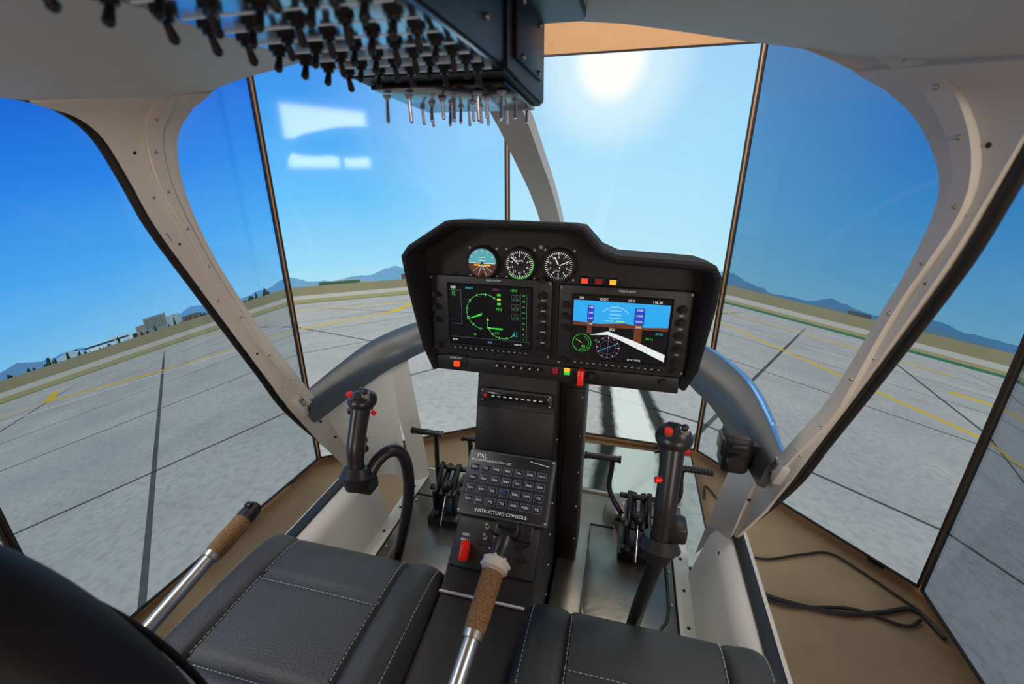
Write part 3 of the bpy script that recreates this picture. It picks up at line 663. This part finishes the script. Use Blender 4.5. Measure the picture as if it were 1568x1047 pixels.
for i in range(13): oc.box((-.2385, .098+i*.0365, .0983), (.165, .0012, .0006), M_ink, bev=0)
oc.done()

# ---------------------------------------------------------------- seats
def seat(cx, y0, y1, w, back_y, back_top, mleather):
    b = Build('pilot_seat', CAB); zt = -.810; h = .125; nu = 72; nv = 72
    def zf(u, v):
        e = max(0, (1-abs(u)**11)*(1-abs(v)**11))**.28
        z = zt-h+h*e
        z += .010*math.exp(-((abs(u)-.82)/.14)**2)*e
        z += .006*(1-u*u)*(1-v*v)
        z -= .012*math.exp(-((abs(u)-.60)/.018)**2)*e
        if abs(u) < .62:
            for sv in (-.30, .42): z -= .008*math.exp(-((v-sv)/.018)**2)*e
        return z-.010*max(0, v)**3
    def mp(t): return math.copysign(1-(1-abs(t))**2.0, t)
    V = []; F = []
    for j in range(nv+1):
        v = mp(-1+2*j/nv)
        for i in range(nu+1):
            u = mp(-1+2*i/nu); V.append((cx+u*w/2, (y0+y1)/2+v*(y1-y0)/2, zf(u, v)))
    for j in range(nv):
        for i in range(nu): a = j*(nu+1)+i; F.append((a, a+1, a+nu+2, a+nu+1))
    b.raw(V, F, mleather)
    b.box((cx, (y0+y1)/2-.01, zt-h-.010), (w-.03, y1-y0-.05, .045), M_seal, bev=.012)
    L = (y1-y0)/2
    def stitch(u0, v0, u1, v1):
        n = int(math.hypot((u1-u0)*w/2, (v1-v0)*L)/.009)
        for k in range(n):
            f = (k+.5)/n; u = u0+(u1-u0)*f; v = v0+(v1-v0)*f
            ang = math.degrees(math.atan2((v1-v0)*L, (u1-u0)*w/2))
            b.box((cx+u*w/2, (y0+y1)/2+v*L, zf(u, v)+.0009), (.006, .0015, .0013), M_thread, rot=(0, 0, ang), bev=0)
    for s_ in (-1, 1):
        for o_ in (.568,): stitch(s_*o_, -.9, s_*o_, .92)
        stitch(s_*.90, -.9, s_*.90, .92)
    for sv in (-.30, .42): stitch(-.55, sv-.038, .55, sv-.038)
    # backrest
    R = []; lo = zt+.03; hz = (back_top-lo)/2; czb = (back_top+lo)/2
    for k in range(33):
        ph = -math.pi/2+math.pi*k/32; up_ = ph > 0
        c_ = abs(math.cos(ph))**(.80 if up_ else .35); s_ = math.copysign(abs(math.sin(ph))**(.9 if up_ else .6), math.sin(ph))
        ring = []
        for q in range(48):
            th = 2*math.pi*q/48; cx_ = math.copysign(abs(math.cos(th))**.6, math.cos(th)); sy_ = math.copysign(abs(math.sin(th))**.75, math.sin(th))
            z = czb+s_*hz
            ring.append((cx+cx_*(w/2+.01)*c_, back_y-.10*(z-zt)+sy_*.062*c_**.6, z))
        R.append(ring)
    b.rings(R, M_dleather)
    def shoulder(sgn, fx):
        o = []
        for k in range(60):
            ph = -1.0+2.3*k/59; c_ = abs(math.cos(ph))**(.80 if ph > 0 else .35); s_ = math.copysign(abs(math.sin(ph))**.9, math.sin(ph))
            z = czb+s_*hz*fx; zz = (z-czb)/hz
            o.append(Vector((cx+sgn*c_*fx*(w/2+.01), back_y-.10*(z-zt)+.056*max(.3, c_)**.5, z)))
        return o
    for sgn in (-1, 1):
        o = shoulder(sgn, .80); b.tube(o[::4], .0035, M_dleather, 8, 2)
        o = shoulder(sgn, .76)
        for k in range(0, 58, 1): b.cyl(o[k]+Vector((0, .003, 0)), o[k].lerp(o[k+1], .55)+Vector((0, .003, 0)), .0010, M_thread, seg=5)
    b.done()
seat(-.555, .22, .722, .475, .190, -.258, M_leather)
seat(.095, .19, .690, .475, .03, -.45, M_leather)

# ---------------------------------------------------------------- cyclics
def grip(b, base, top, lean, r=.021):
    B = Vector(base); T = Vector(top); mid = B.lerp(T, .5)+Vector((0, -.010, 0))
    pts = [B, B.lerp(mid, .5)+Vector((0, -.003, 0)), mid, mid.lerp(T, .55)+Vector((0, -.001, 0)), T]
    b.tube(pts, [r*.95, r*.85, r*.98, r*.95, r*1.0, r*1.08], M_knob, 20, 6, ell=.80)
    for k in range(3): b.tube([pts[2]+Vector((0, .004, .012-k*.02)), pts[2]+Vector((0, .024, .008-k*.02))], .0085, M_knob, 10, 1)
    d = (T-B).normalized()
    b.tube([B-d*.004, B+d*.014], [r*1.55, r*1.15], M_knob, 20, 1); b.tube([B-d*.030, B-d*.004], [r*.8, r*1.4], M_knob, 20, 1)
    b.ball(T+Vector((0, .002, .002)), r*1.15, M_knob, sx=1.15, sy=1.25, sz=.8, seg=20)
    b.cyl(T+Vector((-.010, -.012, .010)), T+Vector((-.012, -.018, .025)), .0065, M_steel); b.cyl(T+Vector((-.012, -.018, .022)), T+Vector((-.0125, -.019, .027)), .0062, M_red)
    b.cyl(T+Vector((.012, -.004, .012)), T+Vector((.013, -.006, .024)), .009, M_steel, .007); b.ball(T+Vector((.013, -.007, .027)), .006, M_knob, seg=10)
    b.box(T+Vector((-.004, .012, .016)), (.016, .012, .012), M_knob, bev=.003)
    b.cyl(T+Vector((.020, .0, -.02)), T+Vector((.026, -.002, -.022)), .0045, M_red); b.box(T+Vector((-.002, .030, -.018)), (.012, .012, .030), M_knob, rot=(-20, 0, 0), bev=.004)
    b.cyl(T+Vector((-.022, -.004, -.02)), T+Vector((-.029, -.006, -.022)), .006, M_knob)
cy = Build('cyclic_stick', CAB)
grip(cy, (-.466, .632, -.552), (-.472, .690, -.425), 0)
cy.tube([(-.462, .628, -.556), (-.452, .645, -.562), (-.440, .668, -.540), (-.424, .690, -.530), (-.412, .712, -.548), (-.410, .728, -.60), (-.420, .738, -.68), (-.445, .748, -.78), (-.475, .758, -.88), (-.51, .765, -1.0), (-.53, .77, -1.145)], .0125, M_knob, 16, 6)
cy.tube([(-.53, .77, -1.145), (-.53, .77, -1.09)], [.045, .022], M_seal, 20, 1); cy.box((-.452, .642, -.578), (.032, .035, .028), M_knob, bev=.005)
cy.cyl((-.53, .77, -1.149), (-.53, .77, -1.14), .055, M_steel)
cy.done()
cy = Build('cyclic_stick', CAB)
grip(cy, (.094, .618, -.575), (.101, .672, -.408), 0, .0225)
cy.tube([(.096, .616, -.58), (.094, .622, -.62), (.088, .655, -.72), (.082, .70, -.85), (.078, .74, -.98), (.075, .77, -1.145)], [.015, .0135, .0135, .0135, .0135], M_knob, 16, 6)
cy.cyl((.100, .640, -.462), (.076, .632, -.462), .005, M_red); cy.box((.118, .625, -.545), (.03, .04, .03), M_knob, bev=.006)
cy.tube([(.075, .77, -1.145), (.075, .77, -1.09)], [.045, .022], M_seal, 20, 1); cy.cyl((.075, .77, -1.149), (.075, .77, -1.14), .055, M_steel)
cy.done()

# ---------------------------------------------------------------- collectives
def collective(pts, white):
    b = Build('collective_lever', CAB); P = [Vector(p) for p in pts]; a, c = P[1], P[2]
    b.tube([P[0], a], .0145, M_steel, 20, 1)
    b.tube([a.lerp(c, -.06), a, a.lerp(c, .05)], [.018, .0185, .019], M_steel, 20, 2)
    b.tube([a.lerp(c, .02), a.lerp(c, .3), a.lerp(c, .98)], [.0185, .0205, .021], M_cork, 24, 3)
    d = (P[3]-c).normalized()
    if white:
        b.tube([c-d*.004, c+d*.002, c+d*.018, c+d*.022], [.021, .027, .027, .022], M_whitep, 24, 1)
        for k in range(8):
            an = k*math.pi/4; q = c+d*.010+Vector((math.cos(an)*.0265, 0, math.sin(an)*.0265)); b.ball(q, .0042, M_whitep, seg=8)
        b.tube([c+d*.022, c+d*.05, P[3]], [.019, .021, .018], M_knob, 20, 2)
        b.box(P[3]+Vector((.0, .0, .006)), (.050, .030, .030), M_knob, rot=(25, 0, 0), bev=.006)
        b.box(P[3]+Vector((.038, .0, .006)), (.028, .034, .014), M_knob, rot=(25, 0, 0), bev=.004)
        for x in (-.014, .002, .018): b.cyl(P[3]+Vector((x, -.004, .018)), P[3]+Vector((x, -.012, .033)), .004, M_knob, seg=8)
    else:
        b.tube([c-d*.004, c+d*.016, P[3]], [.021, .021, .019], M_knob, 22, 1)
        b.cyl(P[3], P[3]+d*.008, .015, M_seal); b.box(P[3]+Vector((.0, -.010, .018)), (.018, .014, .012), M_knob, bev=.003)
    b.ball(P[0], .022, M_seal, seg=14); b.box(P[0]-Vector((0, .01, (P[0].z+1.15)/2-.0)), (.03, .05, P[0].z+1.15), M_seal, bev=.004)
    b.done()
collective([(-.818, .34, -.832), (-.818, .575, -.790), (-.818, .672, -.774), (-.818, .705, -.768)], False)
collective([(-.213, .28, -.82), (-.201, .525, -.762), (-.194, .630, -.722), (-.184, .700, -.694)], True)

# ---------------------------------------------------------------- pedals
def pedals(cx, xl, xr, l_in):
    b = Build('rudder_pedals', CAB); y = 1.22
    b.box((cx, y, -1.135), (.11, .17, .03), M_knob, bev=.006)
    for s_ in (-1, 1):
        b.box((cx+s_*.035, y, -1.08), (.012, .12, .10), M_knob, bev=.004); b.cyl((cx+s_*.05, y, -1.06), (cx+s_*.025, y, -1.06), .016, M_steel)
        b.tube([(cx+s_*.03, y-.06, -1.13), (cx+s_*.03, y-.02, -1.02), (cx+s_*.03, y+.03, -.97)], .008, M_knob, 10, 4)
        b.cyl((cx+s_*.015, y-.05, -1.05), (cx+s_*.015, y+.06, -1.0), .010, M_knob)
    b.cyl((cx-.07, y, -1.06), (cx+.07, y, -1.06), .011, M_knob); b.cyl((cx-.06, y+.03, -.99), (cx+.06, y+.03, -.99), .009, M_knob)
    b.ball((cx, y-.02, -1.03), .022, M_knob); b.ball((cx-.03, y-.07, -1.115), .018, M_knob); b.cyl((cx, y-.03, -1.05), (cx, y-.09, -1.14), .006, M_chrome)
    for (x, s_) in ((xl, -1), (xr, 1)):
        ix = cx+s_*.045
        b.tube([(ix, y+.01, -1.06), (x+s_*.0+(-s_)*.03, y+.03, -.98), (x-s_*.03, y+.035, -.90), (x-s_*.03, y+.03, -.862)], .0085, M_knob, 12, 5)
        b.cyl((x-.055, y+.03, -.858), (x+.055, y+.03, -.858), .0095, M_knob)
        for q in range(12): b.cyl((x-.05+q*.009, y+.03, -.858), (x-.047+q*.009, y+.03, -.858), .0108, M_seal, seg=12)
        b.cyl((x-.057, y+.03, -.858), (x-.05, y+.03, -.858), .012, M_knob); b.cyl((x+.05, y+.03, -.858), (x+.057, y+.03, -.858), .012, M_knob)
    b.done()
pedals(-.53, -.615, -.43, 0)
pedals(.11, -.015, .255, 0)

# ---------------------------------------------------------------- lights
def area(name, loc, tgt, e, sx, sy, col=(1, 1, 1)):
    l = bpy.data.lights.new(name, 'AREA'); l.energy = e; l.shape = 'RECTANGLE'; l.size = sx; l.size_y = sy; l.color = col
    o = bpy.data.objects.new(name, l); o.location = loc; d = Vector(tgt)-Vector(loc)
    o.rotation_euler = d.to_track_quat('-Z', 'Y').to_euler(); sc.collection.objects.link(o)
area('cabin_fill', (-3.0, -2.4, 2.3), (0, .9, 1.1), 75, 1.0, 1.0, (1, .97, .93))  # unseen fill light, added to brighten the cabin from behind
area('ceiling_light', (1.6, 0.8, 3.1), (.2, .9, .5), 38, .8, .8, (1, .95, .88))
area('ceiling_light', (-1.9, 0.6, 3.1), (-.5, .9, .5), 36, .8, .8, (1, .96, .92))
area('ceiling_light', (0.0, 2.6, 3.1), (0, 3.0, 2.0), 30, 2.5, .8, (1, .93, .82))
w = bpy.data.worlds.new('room_world'); w.use_nodes = True; w.node_tree.nodes['Background'].inputs[0].default_value = (.9, .95, 1, 1); w.node_tree.nodes['Background'].inputs[1].default_value = .3
sc.world = w

# ---------------------------------------------------------------- camera
cam = bpy.data.cameras.new('camera'); cam.lens = 16; cam.sensor_width = 36; cam.clip_start = .03
cam.dof.use_dof = True; cam.dof.focus_distance = 1.15; cam.dof.aperture_fstop = 4.5
co = bpy.data.objects.new('camera', cam); co.location = (0, 0, 1.5); co.rotation_euler = (math.radians(69), 0, math.radians(14))
sc.collection.objects.link(co); sc.camera = co
